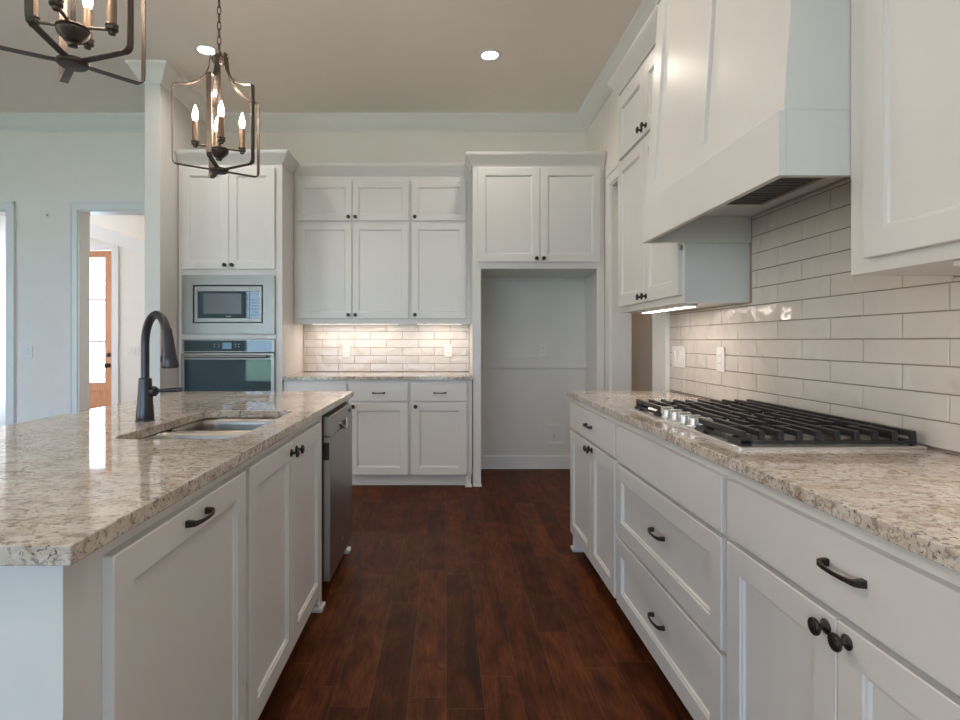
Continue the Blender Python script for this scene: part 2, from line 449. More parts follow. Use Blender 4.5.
# foyer beyond the opening
FY = 7.62
DX = (-5.45, -4.54)
w = MB()
w.box(-6.4, DX[0], FY, FY + T, 0, 4.2); w.box(DX[1], -2.2, FY, FY + T, 0, 4.2); w.box(DX[0], DX[1], FY, FY + T, 2.45, 4.2)
struct('wall_foyer', w, M['wall'])
w = MB(); w.box(-6.54, -6.4, WY + T, 5.6, 0, 4.2); w.box(-6.54, -6.4, 7.45, FY + T, 0, 4.2); w.box(-6.54, -6.4, 5.6, 7.45, 0, 0.4); w.box(-6.54, -6.4, 5.6, 7.45, 2.7, 4.2)
w.box(-2.3, -2.2, WY + T, FY, 0, 4.2)
w.box(-6.54, -2.2, WY + T - 0.05, WY + T, CZ + 0.1, 4.2)
struct('wall_foyer_side', w, M['wall'])
def rz_(x): return 2.77 - (x + 4.87) * 0.325
def cz_(x, y): return rz_(x) + (FY - y) * 0.36
b = MB(); b.hexa([(x, y, cz_(x, y)) for x, y in ((-6.54, WY + T), (-2.2, WY + T), (-2.2, FY), (-6.54, FY))],
                 [(x, y, cz_(x, y) + 0.1) for x, y in ((-6.54, WY + T), (-2.2, WY + T), (-2.2, FY), (-6.54, FY))])
struct('ceiling_foyer', b, M['ceil'])
b = MB(); h = -0.14
b.hexa([(-6.4, FY - 0.03, rz_(-6.4) + h), (-2.3, FY - 0.03, rz_(-2.3) + h), (-2.3, FY, rz_(-2.3) + h), (-6.4, FY, rz_(-6.4) + h)],
       [(-6.4, FY - 0.12, cz_(-6.4, FY - 0.12)), (-2.3, FY - 0.12, cz_(-2.3, FY - 0.12)), (-2.3, FY, rz_(-2.3)), (-6.4, FY, rz_(-6.4))])
struct('trim_8', b, M['trim'])
b = MB()
for r in ((DX[0] - 0.09, DX[0], 0, 2.45), (DX[1], DX[1] + 0.09, 0, 2.45), (DX[0] - 0.09, DX[1] + 0.09, 2.45, 2.55)): b.box(r[0], r[1], FY - 0.02, FY, r[2], r[3])
struct('trim_9', b, M['trim'], 0.002)
# entry door: stiles, rails, three glass lites, wood bottom panel
d = MB(); xa, xb = DX[0] + 0.012, DX[1] - 0.012
def zf(y): return 1.205 + (341 - y) * FY / F
gz0, gz1 = zf(382.5), zf(257)
for r in ((xa, xa + 0.11, 0.01, 2.44), (xb - 0.11, xb, 0.01, 2.44), (xa + 0.11, xb - 0.11, gz1, 2.44), (xa + 0.11, xb - 0.11, gz0 - 0.12, gz0), (xa + 0.11, xb - 0.11, 0.01, 0.2)):
    d.box(r[0], r[1], FY + 0.03, FY + 0.075, r[2], r[3])
d.box(xa + 0.11, xb - 0.11, FY + 0.045, FY + 0.06, 0.2, gz0 - 0.12)
door = struct('door_1', d, M['doorwood'], 0.003)
g = MB()
for yy in (299.5, 341.5): g.box(xa + 0.11, xb - 0.11, FY + 0.035, FY + 0.07, zf(yy) - 0.012, zf(yy) + 0.012)
g.build('muntin', M['doorwood'], door)
MB().box(xa + 0.11, xb - 0.11, FY + 0.05, FY + 0.055, gz0, gz1).build('glass_pane', M['glass'], door)
MB().lathe([(0.028, 0), (0.028, 0.01), (0.012, 0.012), (0.012, 0.04), (0.03, 0.045), (0.033, 0.06), (0.02, 0.072)], (xb - 0.055, FY + 0.03, zf(365.5)), '-Y', 16).build('door_knob', M['bronze'], door, 0, True)
MB().lathe([(0.03, 0), (0.03, 0.012), (0.02, 0.018)], (xb - 0.055, FY + 0.03, zf(355)), '-Y', 16).build('deadbolt', M['bronze'], door, 0, True)
struct('porch', MB().box(-12, 2, FY + T, 12, -0.15, -0.05), M['concrete'])

# ------------------------------------------------------------------ backsplash tiles
def tiles_mesh(face_axis, plane, segs, z0, pitch, joint_odd, tl=0.3015, grout=0.0032):
    """segs: (a0, a1, zbottom, ztop); face_axis 'X': wall facing -X at plane; 'Y': facing -Y"""
    b = MB(); rnd = random.Random(3)
    def add(a0, a1, za, zb):
        t = 0.009; e = 0.0016
        d4 = [t + rnd.uniform(-0.0007, 0.0007) for _ in range(4)]
        def P(a, dd, z):
            return (plane - dd, a, z) if face_axis == 'X' else (a, plane - dd, z)
        lo = [P(a0, 0, za), P(a1, 0, za), P(a1, 0, zb), P(a0, 0, zb)]
        mid = [P(a0, d4[0] - e, za), P(a1, d4[1] - e, za), P(a1, d4[2] - e, zb), P(a0, d4[3] - e, zb)]
        hi = [P(a0 + e, d4[0], za + e), P(a1 - e, d4[1], za + e), P(a1 - e, d4[2], zb - e), P(a0 + e, d4[3], zb - e)]
        R = [[b.bm.verts.new(p) for p in r] for r in (lo, mid, hi)]
        for k in (0, 1):
            for i in range(4):
                j = (i + 1) % 4; b.bm.faces.new([R[k][i], R[k][j], R[k + 1][j], R[k + 1][i]])
        b.bm.faces.new(R[2])
    for a0, a1, zs, zt in segs:
        k = round((zs - z0) / pitch); z = z0 + k * pitch
        while z < zt - 0.004:
            zb = min(z + pitch, zt)
            off = joint_odd + (0 if k % 2 else tl / 2)
            n = math.floor((a0 - off) / tl)
            s = off + n * tl
            while s < a1:
                p, q = max(s, a0), min(s + tl, a1)
                if q - p > 0.012: add(p + grout / 2, q - grout / 2, z + grout / 2, zb - grout / 2)
                s += tl
            z += pitch; k += 1
    return b
Y_RF = 3.31; Y_RN = 2.42; Y_NF = 1.427       # right uppers: far end, far cabinet's near end, near cabinet's far end
Y_END = 0.56
ct = 0.914
ZR = 0.919 + 6 * 0.073
segs = [(Y_END, 3.28, 0.919, ZR), (Y_NF + 0.02, Y_RN - 0.022, ZR, 1.738), (Y_RN - 0.022, 3.28, ZR, 1.370), (Y_END, Y_NF + 0.02, ZR, 1.370)]
bs = struct('backsplash_right', tiles_mesh('X', WX - 0.002, segs, 0.919, 0.073, 1.457), M['tile'])
g = MB(); g.box(WX - 0.0075, WX, Y_END, 3.285, ct, 1.371); g.box(WX - 0.0075, WX, Y_NF, Y_RN, 1.371, 1.738)
g.build('grout', M['grout'], bs)
bs = struct('backsplash_back', tiles_mesh('Y', WY - 0.002, [(-1.34, 0.218, 0.917, 1.371)], 0.917, 0.0755, -1.164), M['tile'])
MB().box(-1.34, 0.218, WY - 0.0075, WY, ct, 1.371).build('grout', M['grout'], bs)

# ------------------------------------------------------------------ cabinet kit
_knob = MB().lathe([(0.0135, 0), (0.0140, 0.002), (0.0125, 0.004), (0.0075, 0.006), (0.0052, 0.010), (0.0052, 0.016), (0.008, 0.0185), (0.0155, 0.020), (0.0165, 0.023), (0.0155, 0.0255), (0.0135, 0.0255), (0.0128, 0.0272), (0.0095, 0.0272), (0.009, 0.029), (0.002, 0.030)], (0, 0, 0), '-Y', 24)
bmesh.ops.recalc_face_normals(_knob.bm, faces=_knob.bm.faces)
KNOB = bpy.data.meshes.new('knob'); _knob.bm.to_mesh(KNOB); _knob.bm.free(); KNOB.materials.append(M['bronze'])
for p in KNOB.polygons: p.use_smooth = True
KNOB.set_sharp_from_angle(angle=math.radians(40))
_h = MB()
pth = [(-0.047, 0), (-0.047, -0.012), (-0.0455, -0.018), (-0.040, -0.0215), (-0.024, -0.0255), (0, -0.027), (0.024, -0.0255), (0.040, -0.0215), (0.0455, -0.018), (0.047, -0.012), (0.047, 0)]
ws = [0.015, 0.0135, 0.012, 0.010, 0.0085, 0.008, 0.0085, 0.010, 0.012, 0.0135, 0.015]
ts = [0.012, 0.010, 0.008, 0.006, 0.005, 0.005, 0.005, 0.006, 0.008, 0.010, 0.012]
_h.strap([(x, y, 0) for x, y in pth], (0, 0, 1), ws, ts)
bmesh.ops.recalc_face_normals(_h.bm, faces=_h.bm.faces)
PULL = bpy.data.meshes.new('handle'); _h.bm.to_mesh(PULL); _h.bm.free(); PULL.materials.append(M['bronze'])
def hw(kind, parent, x, y, z):
    o = bpy.data.objects.new(kind, KNOB if kind == 'knob' else PULL); C.objects.link(o); o.parent = parent; o.location = (x, y, z)
    if kind == 'handle':
        md = o.modifiers.new('bevel', 'BEVEL'); md.width = 0.0015; md.segments = 2
    return o
def front_mesh(x0, x1, z0, z1, y, t=0.019, shaker=True, s=0.062):
    b = MB()
    def rect(ins, dep): return [(x0 + ins, y - t + dep, z0 + ins), (x1 - ins, y - t + dep, z0 + ins), (x1 - ins, y - t + dep, z1 - ins), (x0 + ins, y - t + dep, z1 - ins)]
    e = 0.0018
    R = [[(x0, y, z0), (x1, y, z0), (x1, y, z1), (x0, y, z1)], rect(0, e), rect(e, 0)]
    if shaker: R += [rect(s, 0), rect(s + 0.0008, 0.004), rect(s + 0.007, 0.0048), rect(s + 0.010, 0.0105)]
    b.rings(R)
    return b
def front(parent, kind, x0, x1, z0, z1, hard=(), shaker=True, s=0.062, y=0.0):
    o = front_mesh(x0, x1, z0, z1, y - 0.0005, 0.0195, shaker, s).build(kind, M['cab'], parent)
    for k, hx, hz in hard:
        hw(k, o, hx, y - 0.020, hz)
    return o
def base_body(parent, W, D, zt=0.883, toe=0.105, foot=(), mat=None, open_toe=True):
    b = MB(); b.box(0, W, 0, D, toe, zt)
    o = b.build('body', M['cab'], parent, 0.0015)
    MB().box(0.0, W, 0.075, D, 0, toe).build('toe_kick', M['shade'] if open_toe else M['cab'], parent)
    for x0, x1 in foot:
        f = MB(); f.box(x0, x1, 0.0, 0.075, 0, toe)
        f.prism([(x0 - 0.008, -0.014), (x1 + 0.008, -0.014), (x1 + 0.008, 0.075), (x0 - 0.008, 0.075)], 0, 0.018)
        f.build('foot', M['cab'], parent, 0.004)
    return o

# ---------------- island
IX = -0.564
def isl(label, cat, name, ya, group=None): return thing(name, label, cat, (IX, ya, 0), PI / 2, group)
G_ISL = None
t = isl('tall white pull-out cabinet with one bar handle at the near end of the island', 'cabinet', 'pull_out_cabinet', 0.825)
W = 1.54 - 0.825; base_body(t, W, 0.60)
front(t, 'door', 0.917 - 0.825, 1.526 - 0.825, 0.108, 0.852, [('handle', 1.22 - 0.825, 0.822)])
t = isl('white double door cabinet below the sink on the island', 'cabinet', 'sink_cabinet', 1.5415)
y0 = 1.5415; W = 2.545 - y0
b = MB(); b.box(0, W, 0, 0.02, 0.105, 0.883); b.box(0, 0.018, 0.02, 0.60, 0.105, 0.883); b.box(W - 0.018, W, 0.02, 0.60, 0.105, 0.883); b.box(0.018, W - 0.018, 0.02, 0.60, 0.105, 0.125); b.box(0.018, W - 0.018, 0.585, 0.60, 0.125, 0.883)
b.build('body', M['cab'], t, 0.001)
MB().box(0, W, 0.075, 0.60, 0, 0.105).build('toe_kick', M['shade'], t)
f = MB(); f.box(W - 0.06, W, 0, 0.075, 0, 0.105); f.prism([(W - 0.066, -0.016), (W + 0.006, -0.016), (W + 0.006, 0.075), (W - 0.066, 0.075)], 0, 0.02); f.build('foot', M['cab'], t, 0.004)
front(t, 'door', 1.556 - y0, 1.9985 - y0, 0.108, 0.852, [('knob', 1.966 - y0, 0.812)])
front(t, 'door', 2.0015 - y0, 2.44 - y0, 0.108, 0.852, [('knob', 2.034 - y0, 0.812)])
for z in (0.24, 0.70): MB().box(1.546 - y0, 1.554 - y0, -0.012, 0.0, z, z + 0.02).build('hinge', M['steel'], t)
# end panel with foot beyond the dishwasher
t = isl('narrow white end panel with a small foot beyond the dishwasher', 'panel', 'island_end_panel', 3.168)
b = MB(); b.box(0, 0.055, 0, 0.60, 0.0, 0.883); b.build('panel', M['cab'], t, 0.0015)
f = MB(); f.prism([(-0.006, -0.018), (0.063, -0.018), (0.063, 0.10), (-0.006, 0.10)], 0, 0.02); f.build('foot', M['cab'], t, 0.004)
# island back and near end panel
t = tag(MB().box(-1.21, -1.166, 0.825, 0.846, 0.0, 0.883).build('island_filler_panel', M['cab'], None, 0.0015), 'narrow white filler strip behind the pull-out cabinet at the island end', 'panel')
t = tag(MB().box(-1.21, -1.168, 0.848, 3.22, 0.0, 0.883).build('island_back_panel', M['cab'], None, 0.0015), 'white back panel along the seating side of the island', 'panel')

# dishwasher
y0 = 2.553; W = 3.163 - y0
t = isl('stainless steel dishwasher built into the far end of the island', 'dishwasher', 'dishwasher', y0)
MB().box(0.008, W - 0.008, 0.0, 0.57, 0.10, 0.868).build('tub', M['black_plastic'], t)
MB().box(0.004, W - 0.004, 0.06, 0.08, 0.0, 0.10).build('kick_plate', M['black_plastic'], t)
dd = MB().box(0.006, W - 0.006, -0.036, -0.001, 0.105, 0.765).build('door', M['steel'], t, 0.004)
cp = MB(); cp.hexa([(0.006, -0.038, 0.768), (W - 0.006, -0.038, 0.768), (W - 0.006, -0.001, 0.768), (0.006, -0.001, 0.768)],
                   [(0.006, -0.030, 0.856), (W - 0.006, -0.030, 0.856), (W - 0.006, -0.001, 0.862), (0.006, -0.001, 0.862)])
cpo = cp.build('control_panel', M['steel'], t, 0.003)
hp = [(W / 2 - 0.085 + 0.17 * i / 12, -0.040 - 0.012 * math.sin(PI * i / 12), 0.800 - 0.036 * math.sin(PI * i / 12)) for i in range(13)]
MB().tube(hp, 0.006, 8).build('handle', M['chrome'], cpo, 0, True)
MB().box(W / 2 - 0.07, W / 2 + 0.07, -0.0395, -0.037, 0.772, 0.798).build('handle_pocket', M['black_plastic'], cpo)
MB().box(W - 0.10, W - 0.055, -0.0365, -0.033, 0.815, 0.833).build('status_window', M['black_plastic'], cpo)
MB().box(0.0055, 0.0065, -0.030, -0.004, 0.66, 0.74).build('side_vent', M['black_plastic'], dd)
MB().lathe([(0.009, 0), (0.009, 0.0015)], (W / 2, -0.036, 0.20), '-Y', 16).build('badge', M['chrome'], dd)

# island countertop with sink cut-out
SX0, SX1, SY0, SY1 = -1.003, -0.632, 1.66, 2.345
def rrect(x0, x1, y0, y1, r, n=6):
    out = []
    for cx, cy, a0 in ((x1 - r, y1 - r, 0), (x0 + r, y1 - r, PI / 2), (x0 + r, y0 + r, PI), (x1 - r, y0 + r, 1.5 * PI)):
        for i in range(n + 1):
            a = a0 + PI / 2 * i / n; out.append((cx + r * math.cos(a), cy + r * math.sin(a)))
    return out
def slab_with_hole(outer, hole, z0, z1):
    b = MB(); bm = b.bm
    for z in (z0, z1):
        vo = [bm.verts.new((x, y, z)) for x, y in outer]; vh = [bm.verts.new((x, y, z)) for x, y in hole]
        eds = [bm.edges.new((vo[i], vo[(i + 1) % len(vo)])) for i in range(len(vo))] + [bm.edges.new((vh[i], vh[(i + 1) % len(vh)])) for i in range(len(vh))]
        bmesh.ops.triangle_fill(bm, use_beauty=True, use_dissolve=False, edges=eds)
        if z == z0: lo = (vo, vh)
        else: hi = (vo, vh)
    for k in (0, 1):
        n = len(lo[k])
        for i in range(n):
            j = (i + 1) % n; bm.faces.new([lo[k][i], lo[k][j], hi[k][j], hi[k][i]])
    return b
outer = [(-1.52, 0.797), (-0.534, 0.797), (-0.534, 3.246), (-1.52, 3.246)]
o = slab_with_hole(outer, rrect(SX0, SX1, SY0, SY1, 0.055), 0.884, 0.914).build('island_countertop', M['granite'], None, 0.0025)
tag(o, 'wide cream granite slab topping the island, cut out for the sink', 'countertop')

# sink
t = thing('kitchen_sink', 'double bowl stainless steel undermount sink set in the island', 'sink', (0, 0, 0.884))
ym = (SY0 + SY1) / 2
def bowl(name, ya, yb):
    b = MB(); R = []
    for ins, z, r in ((0, -0.001, 0.055), (0.0, -0.03, 0.055), (0.004, -0.10, 0.055), (0.010, -0.175, 0.05), (0.03, -0.192, 0.045), (0.06, -0.196, 0.03)):
        R.append([(x, y, z) for x, y in rrect(SX0 - 0.004 + ins, SX1 + 0.004 - ins, ya + ins, yb - ins, r)])
    vs = [[b.bm.verts.new(p) for p in r] for r in R]; n = len(vs[0])
    for k in range(len(vs) - 1):
        for i in range(n):
            j = (i + 1) % n; b.bm.faces.new([vs[k][i], vs[k][j], vs[k + 1][j], vs[k + 1][i]])
    b.bm.faces.new(vs[-1])
    o = b.build(name, M['sink'], t, 0, True)
    md = o.modifiers.new('solidify', 'SOLIDIFY'); md.thickness = 0.0015; md.offset = 1
    cx, cy = (SX0 + SX1) / 2, (ya + yb) / 2
    MB().lathe([(0.045, -0.1955), (0.045, -0.193), (0.036, -0.192), (0.03, -0.1945), (0.004, -0.1945)], (cx, cy, 0), 'Z', 24).build('drain', M['chrome'], o, 0, True)
    return o
bowl('bowl', SY0 - 0.004, ym - 0.010); bowl('bowl', ym + 0.010, SY1 + 0.004)
MB().box(SX0 - 0.02, SX1 + 0.02, ym - 0.0095, ym + 0.0095, -0.03, -0.004).build('divider', M['sink'], t, 0.004)

# faucet
fx, fy = -1.096, 2.04
t = thing('kitchen_faucet', 'dark bronze gooseneck faucet with side lever standing behind the sink', 'faucet', (fx, fy, 0.914))
MB().lathe([(0.033, 0), (0.033, 0.004), (0.0305, 0.008), (0.0315, 0.014), (0.030, 0.03), (0.0265, 0.07), (0.0235, 0.115), (0.0225, 0.145), (0.0215, 0.155), (0.016, 0.158)], (0, 0, 0), 'Z', 28).build('base', M['faucet'], t, 0, True)
dv = Vector((0.132, -0.098, 0)); dn = dv.normalized(); Rr = dv.length / 2
pts = [(0, 0, 0.15), (0, 0, 0.20), (0, 0, 0.25)]
for i in range(0, 13):
    a = PI - (PI * 0.86) * i / 12
    c = dn * Rr; p = c + dn * (Rr * math.cos(a)); pts.append((p.x, p.y, 0.28 + (0.385 - 0.28) * math.sin(a) * 1.0))
e = Vector(pts[-1]); 
MB().tube(pts, 0.0145, 16).build('spout', M['faucet'], t, 0, True)
tip = dn * (Rr * 2 + 0.012)
hd = MB(); hp = [e + Vector((0, 0, 0.008)), e * 0.6 + Vector((tip.x, tip.y, 0.255)) * 0.4, Vector((tip.x, tip.y, 0.232)), Vector((tip.x * 1.02, tip.y * 1.02, 0.205)), Vector((tip.x * 1.02, tip.y * 1.02, 0.198))]
hd.tube(hp, [0.0155, 0.0185, 0.024, 0.0285, 0.026], 20); so = hd.build('spray_head', M['faucet'], t, 0, True)
MB().tube([Vector((tip.x - 0.023, tip.y - 0.006, 0.218)), Vector((tip.x - 0.022, tip.y - 0.006, 0.240))], 0.006, 10).build('spray_button', M['black_plastic'], so, 0, True)
lv = MB(); lv.lathe([(0.016, 0.018), (0.019, 0.026), (0.019, 0.036), (0.013, 0.044)], (0, 0, 0.108), 'X', 20); lvo = lv.build('lever_hub', M['faucet'], t, 0, True)
MB().tube([(0.04, 0, 0.108), (0.06, 0, 0.110), (0.10, -0.002, 0.113), (0.136, -0.004, 0.115)], [0.006, 0.0065, 0.0075, 0.008], 12).build('lever', M['faucet'], lvo, 0, True)

# ---------------- right run of base cabinets
RXF = 0.737; RD = WX - RXF - 0.012
def rbase(label, name, yfar, ynear, **k):
    t = thing(name, label, 'cabinet', (RXF, yfar, 0), -PI / 2); base_body(t, yfar - ynear, RD, **k); return t
yf = 3.25; t = rbase('white base cabinet, one drawer over two doors, far end of the cooktop run', 'base_cabinet', yf, 2.373, foot=[(0, 0.05)])
front(t, 'drawer_front', yf - 3.235, yf - 2.388, 0.708, 0.852, [('handle', yf - 2.80, 0.780)], False)
front(t, 'door', yf - 3.235, yf - 2.7805, 0.108, 0.694, [('knob', yf - 2.808, 0.668)])
front(t, 'door', yf - 2.7775, yf - 2.388, 0.108, 0.694, [('knob', yf - 2.752, 0.668)])
for z in (0.2, 0.58): MB().box(yf - 2.386, yf - 2.380, -0.012, 0, z, z + 0.02).build('hinge', M['steel'], t)
MB().box(-0.004, 0.0, -0.0, RD, 0.0, 0.883).build('side_panel', M['cab'], t)
yf = 2.3725; t = rbase('white drawer base under the cooktop with two deep handled drawers', 'drawer_cabinet', yf, 1.4465)
front(t, 'false_front', yf - 2.358, yf - 1.461, 0.704, 0.852, [], False)
front(t, 'drawer_front', yf - 2.358, yf - 1.461, 0.397, 0.690, [('handle', yf - 1.885, 0.555)])
front(t, 'drawer_front', yf - 2.358, yf - 1.461, 0.108, 0.384, [('handle', yf - 1.885, 0.262)])
yf = 1.446; t = rbase('white base cabinet, one drawer over two doors, nearest the camera under the cooktop counter', 'base_cabinet', yf, 0.60)
front(t, 'drawer_front', yf - 1.431, yf - 0.62, 0.708, 0.852, [('handle', yf - 1.005, 0.790)], False)
front(t, 'door', yf - 1.431, yf - 1.0295, 0.108, 0.694, [('knob', yf - 1.056, 0.667)])
front(t, 'door', yf - 1.0265, yf - 0.62, 0.108, 0.694, [('knob', yf - 1.0, 0.667)])
o = MB().box(0.707, WX - 0.011, Y_END, 3.275, 0.884, 0.914).build('cooktop_countertop', M['granite'], None, 0.0025)
tag(o, 'long cream granite counter carrying the gas cooktop along the tiled wall', 'countertop')

# cooktop
kx0, kx1, ky0, ky1 = 0.779, 1.286, 1.489, 2.39
t = thing('gas_cooktop', 'stainless five burner gas cooktop with black cast iron grates', 'cooktop', (kx0, ky0, 0.914))
CW, CL = kx1 - kx0, ky1 - ky0
b = MB(); b.rings([[(x, y, z) for x, y in rrect(i, CW - i, i, CL - i, 0.012, 3)] for i, z in ((0, 0.0), (0, 0.007), (0.003, 0.009), (0.014, 0.009), (0.020, 0.005), (0.03, 0.005))])
b.build('cooktop_tray', M['chrome'], t, 0, True, angle=25)
def burner(x, y, r):
    o = MB().lathe([(r + 0.012, 0.005), (r + 0.012, 0.009), (r, 0.012), (r, 0.021), (r - 0.006, 0.023)], (x, y, 0), 'Z', 28).build('burner', M['steel_h'], t, 0, True)
    MB().lathe([(r - 0.004, 0.0235), (r - 0.001, 0.026), (r - 0.003, 0.031), (r - 0.012, 0.0325)], (x, y, 0), 'Z', 28).build('burner_cap', M['iron'], o, 0, True)
for x, y, r in ((0.15, 0.15, 0.034), (0.37, 0.15, 0.042), (0.30, CL / 2, 0.055), (0.15, CL - 0.15, 0.042), (0.37, CL - 0.15, 0.034)): burner(x, y, r)
def grate(ya, yb, xa, xb, bxs, centers):
    g = MB(); r0, r1, h0, h1 = 0.011, 0.020, 0.030, 0.046; w2 = 0.0075
    for r in ((xa, xb, ya, ya + 0.010), (xa, xb, yb - 0.010, yb), (xa, xa + 0.010, ya + 0.010, yb - 0.010), (xb - 0.010, xb, ya + 0.010, yb - 0.010)):
        g.box(r[0], r[1], r[2], r[3], r0, r1)
    for cx in (xa, xb - 0.014):
        for cy in (ya, yb - 0.014): g.box(cx, cx + 0.014, cy, cy + 0.014, 0.0052, r0)
    L = yb - ya; n = bxs
    for i in range(n):
        x = xa + 0.008 + (xb - xa - 0.016) * i / (n - 1)
        near = any(abs(x - c[0]) < 0.04 for c in centers)
        lens = [(ya, ya + L * 0.38, 1, 0), (yb - L * 0.38, yb, 0, 1)] if near else [(ya, yb, 1, 1)]
        for p, q, pa, pb in lens:
            g.box(x - w2, x + w2, p + 0.012 * pa, q - 0.012 * pb, h0, h1)
            if pa: g.hexa([(x - w2, p, r1), (x + w2, p, r1), (x + w2, p + 0.010, r1), (x - w2, p + 0.010, r1)], [(x - w2, p + 0.002, h1), (x + w2, p + 0.002, h1), (x + w2, p + 0.014, h1), (x - w2, p + 0.014, h1)])
            if pb: g.hexa([(x - w2, q - 0.010, r1), (x + w2, q - 0.010, r1), (x + w2, q, r1), (x - w2, q, r1)], [(x - w2, q - 0.014, h1), (x + w2, q - 0.014, h1), (x + w2, q - 0.002, h1), (x - w2, q - 0.002, h1)])
    for c in centers:
        g.box(c[0] - 0.10, c[0] - 0.025, c[1] - w2, c[1] + w2, h0, h1 - 0.002); g.box(c[0] + 0.025, c[0] + 0.10, c[1] - w2, c[1] + w2, h0, h1 - 0.002)
    for cy in (ya + 0.03, yb - 0.03):   # sloping front brackets down to the tray
        g.hexa([(xa - 0.012, cy - 0.03, 0.0052), (xa + 0.03, cy - 0.03, 0.0052), (xa + 0.03, cy + 0.03, 0.0052), (xa - 0.012, cy + 0.03, 0.0052)], [(xa + 0.004, cy - 0.03, 0.024), (xa + 0.03, cy - 0.03, 0.034), (xa + 0.03, cy + 0.03, 0.034), (xa + 0.004, cy + 0.03, 0.024)])
    return g.build('grate', M['iron'], t, 0.0015)
grate(0.032, 0.302, 0.022, CW - 0.006, 10, [(0.15, 0.15), (0.37, 0.15)])
grate(0.306, CL - 0.306, 0.105, CW - 0.006, 8, [(0.30, CL / 2)])
grate(CL - 0.302, CL - 0.030, 0.022, CW - 0.006, 10, [(0.15, CL - 0.15), (0.37, CL - 0.15)])
for i in range(5):
    kx, ky = 0.043, 1.785 - ky0 + 0.074 * i
    k = MB(); k.lathe([(0.023, 0.0055), (0.023, 0.010), (0.020, 0.012), (0.0195, 0.034), (0.0175, 0.037)], (kx, ky, 0), 'Z', 20)
    k.box(kx - 0.021, kx + 0.021, ky - 0.008, ky + 0.008, 0.024, 0.046)
    k.build('control_knob', M['chrome'], t, 0.0012)

# ---------------- right uppers
UXF = 1.03; UD = WX - 0.002 - UXF; UZ0, UZ1 = 1.371, 2.66
ccrown = [(0, 0), (0.010, 0), (0.014, 0.012), (0.024, 0.022), (0.044, 0.060), (0.056, 0.074), (0.060, 0.094), (0, 0.094)]
yf = Y_RF
t = thing('wall_cabinet', 'white wall cabinet with stacked pairs of doors hung beyond the range hood', 'cabinet', (UXF, yf, UZ0), -PI / 2)
W = yf - Y_RN; b = MB().box(0, W, 0, UD, 0, UZ1 - UZ0 + 0.02); b.build('body', M['cab'], t, 0.0015)
dz = UZ0
for (z0, z1, kz) in ((1.405, 2.24, 1.432), (2.262, 2.61, 2.295)):
    front(t, 'door', 0.02, yf - 2.8615, z0 - dz, z1 - dz, [('knob', yf - 2.892, kz - dz)])
    front(t, 'door', yf - 2.8585, yf - 2.44, z0 - dz, z1 - dz, [('knob', yf - 2.828, kz - dz)])
MB().sweep([(0, UD), (0, 0), (W, 0)], ccrown, 1, UZ1 - dz).build('crown_moulding', M['cab'], t, 0, True)
for z in (1.6, 2.1): MB().box(yf - 2.438, yf - 2.432, -0.012, 0, z - dz, z - dz + 0.02).build('hinge', M['steel'], t)
yf = Y_NF - 0.002
t = thing('wall_cabinet', 'large white wall cabinet on the near side of the range hood', 'cabinet', (UXF, yf, UZ0), -PI / 2)
W = yf - Y_END; MB().box(0, W, 0, UD, 0, UZ1 - UZ0 + 0.02).build('body', M['cab'], t, 0.0015)
for (z0, z1, kz) in ((1.405, 2.24, 1.432), (2.262, 2.61, 2.295)):
    front(t, 'door', yf - 1.358, yf - 0.981, z0 - dz, z1 - dz, [('knob', yf - 1.01, kz - dz)])
    front(t, 'door', yf - 0.978, yf - 0.60, z0 - dz, z1 - dz, [('knob', yf - 0.95, kz - dz)])
MB().sweep([(0, 0), (W, 0)], ccrown, 1, UZ1 - dz).build('crown_moulding', M['cab'], t, 0, True)

# ---------------- range hood
HX = 0.847; HZ0, HZ1 = 1.627, 1.794; hy0, hy1 = Y_NF, Y_RN - 0.001
t = thing('range_hood', 'white panelled wooden range hood above the cooktop', 'range hood', (0, 0, HZ0))
b = MB(); bt = 0.02; h = HZ1 - HZ0
hb = WX - 0.0115
b.box(HX, HX + bt, hy0, hy1, 0, h); b.box(HX + bt, hb, hy0, hy0 + bt, 0, h); b.box(HX + bt, hb, hy1 - bt, hy1, 0, h)
b.box(HX + bt, hb, hy0 + bt, hy1 - bt, 0.113, 0.13)
b.build('lower_band', M['cab'], t, 0.0015)
def hx(z): return 0.861 + (z - HZ1) * 0.064
zt = 2.68
def fr(y0_, y1_, za, zb, off=0.0, th=0.014):
    """slab lying on the sloping front, from world z za to zb"""
    a, c = hx(za) + off, hx(zb) + off
    return ([(a, y0_, za - HZ0), (a + th, y0_, za - HZ0), (a + th, y1_, za - HZ0), (a, y1_, za - HZ0)], [(c, y0_, zb - HZ0), (c + th, y0_, zb - HZ0), (c + th, y1_, zb - HZ0), (c, y1_, zb - HZ0)])
b = MB(); rec = 0.013
a, c = hx(HZ1) + rec, hx(zt) + rec
b.hexa([(a, hy0, h), (hb, hy0, h), (hb, hy1, h), (a, hy1, h)], [(c, hy0, zt - HZ0), (hb, hy0, zt - HZ0), (hb, hy1, zt - HZ0), (c, hy1, zt - HZ0)])
bo = b.build('chimney_body', M['cab'], t, 0.001)
b = MB()
for ya, yb in ((hy0, hy0 + 0.075), (1.885, 1.96), (hy1 - 0.085, hy1)): b.hexa(*fr(ya, yb, HZ1, zt, 0, rec + 0.001))
for ya, yb in ((hy0 + 0.075, 1.885), (1.96, hy1 - 0.085)):
    b.hexa(*fr(ya, yb, HZ1, HZ1 + 0.07, 0, rec + 0.001)); b.hexa(*fr(ya, yb, zt - 0.03, zt, 0, rec + 0.001))
b.build('panel_frame', M['cab'], bo, 0)
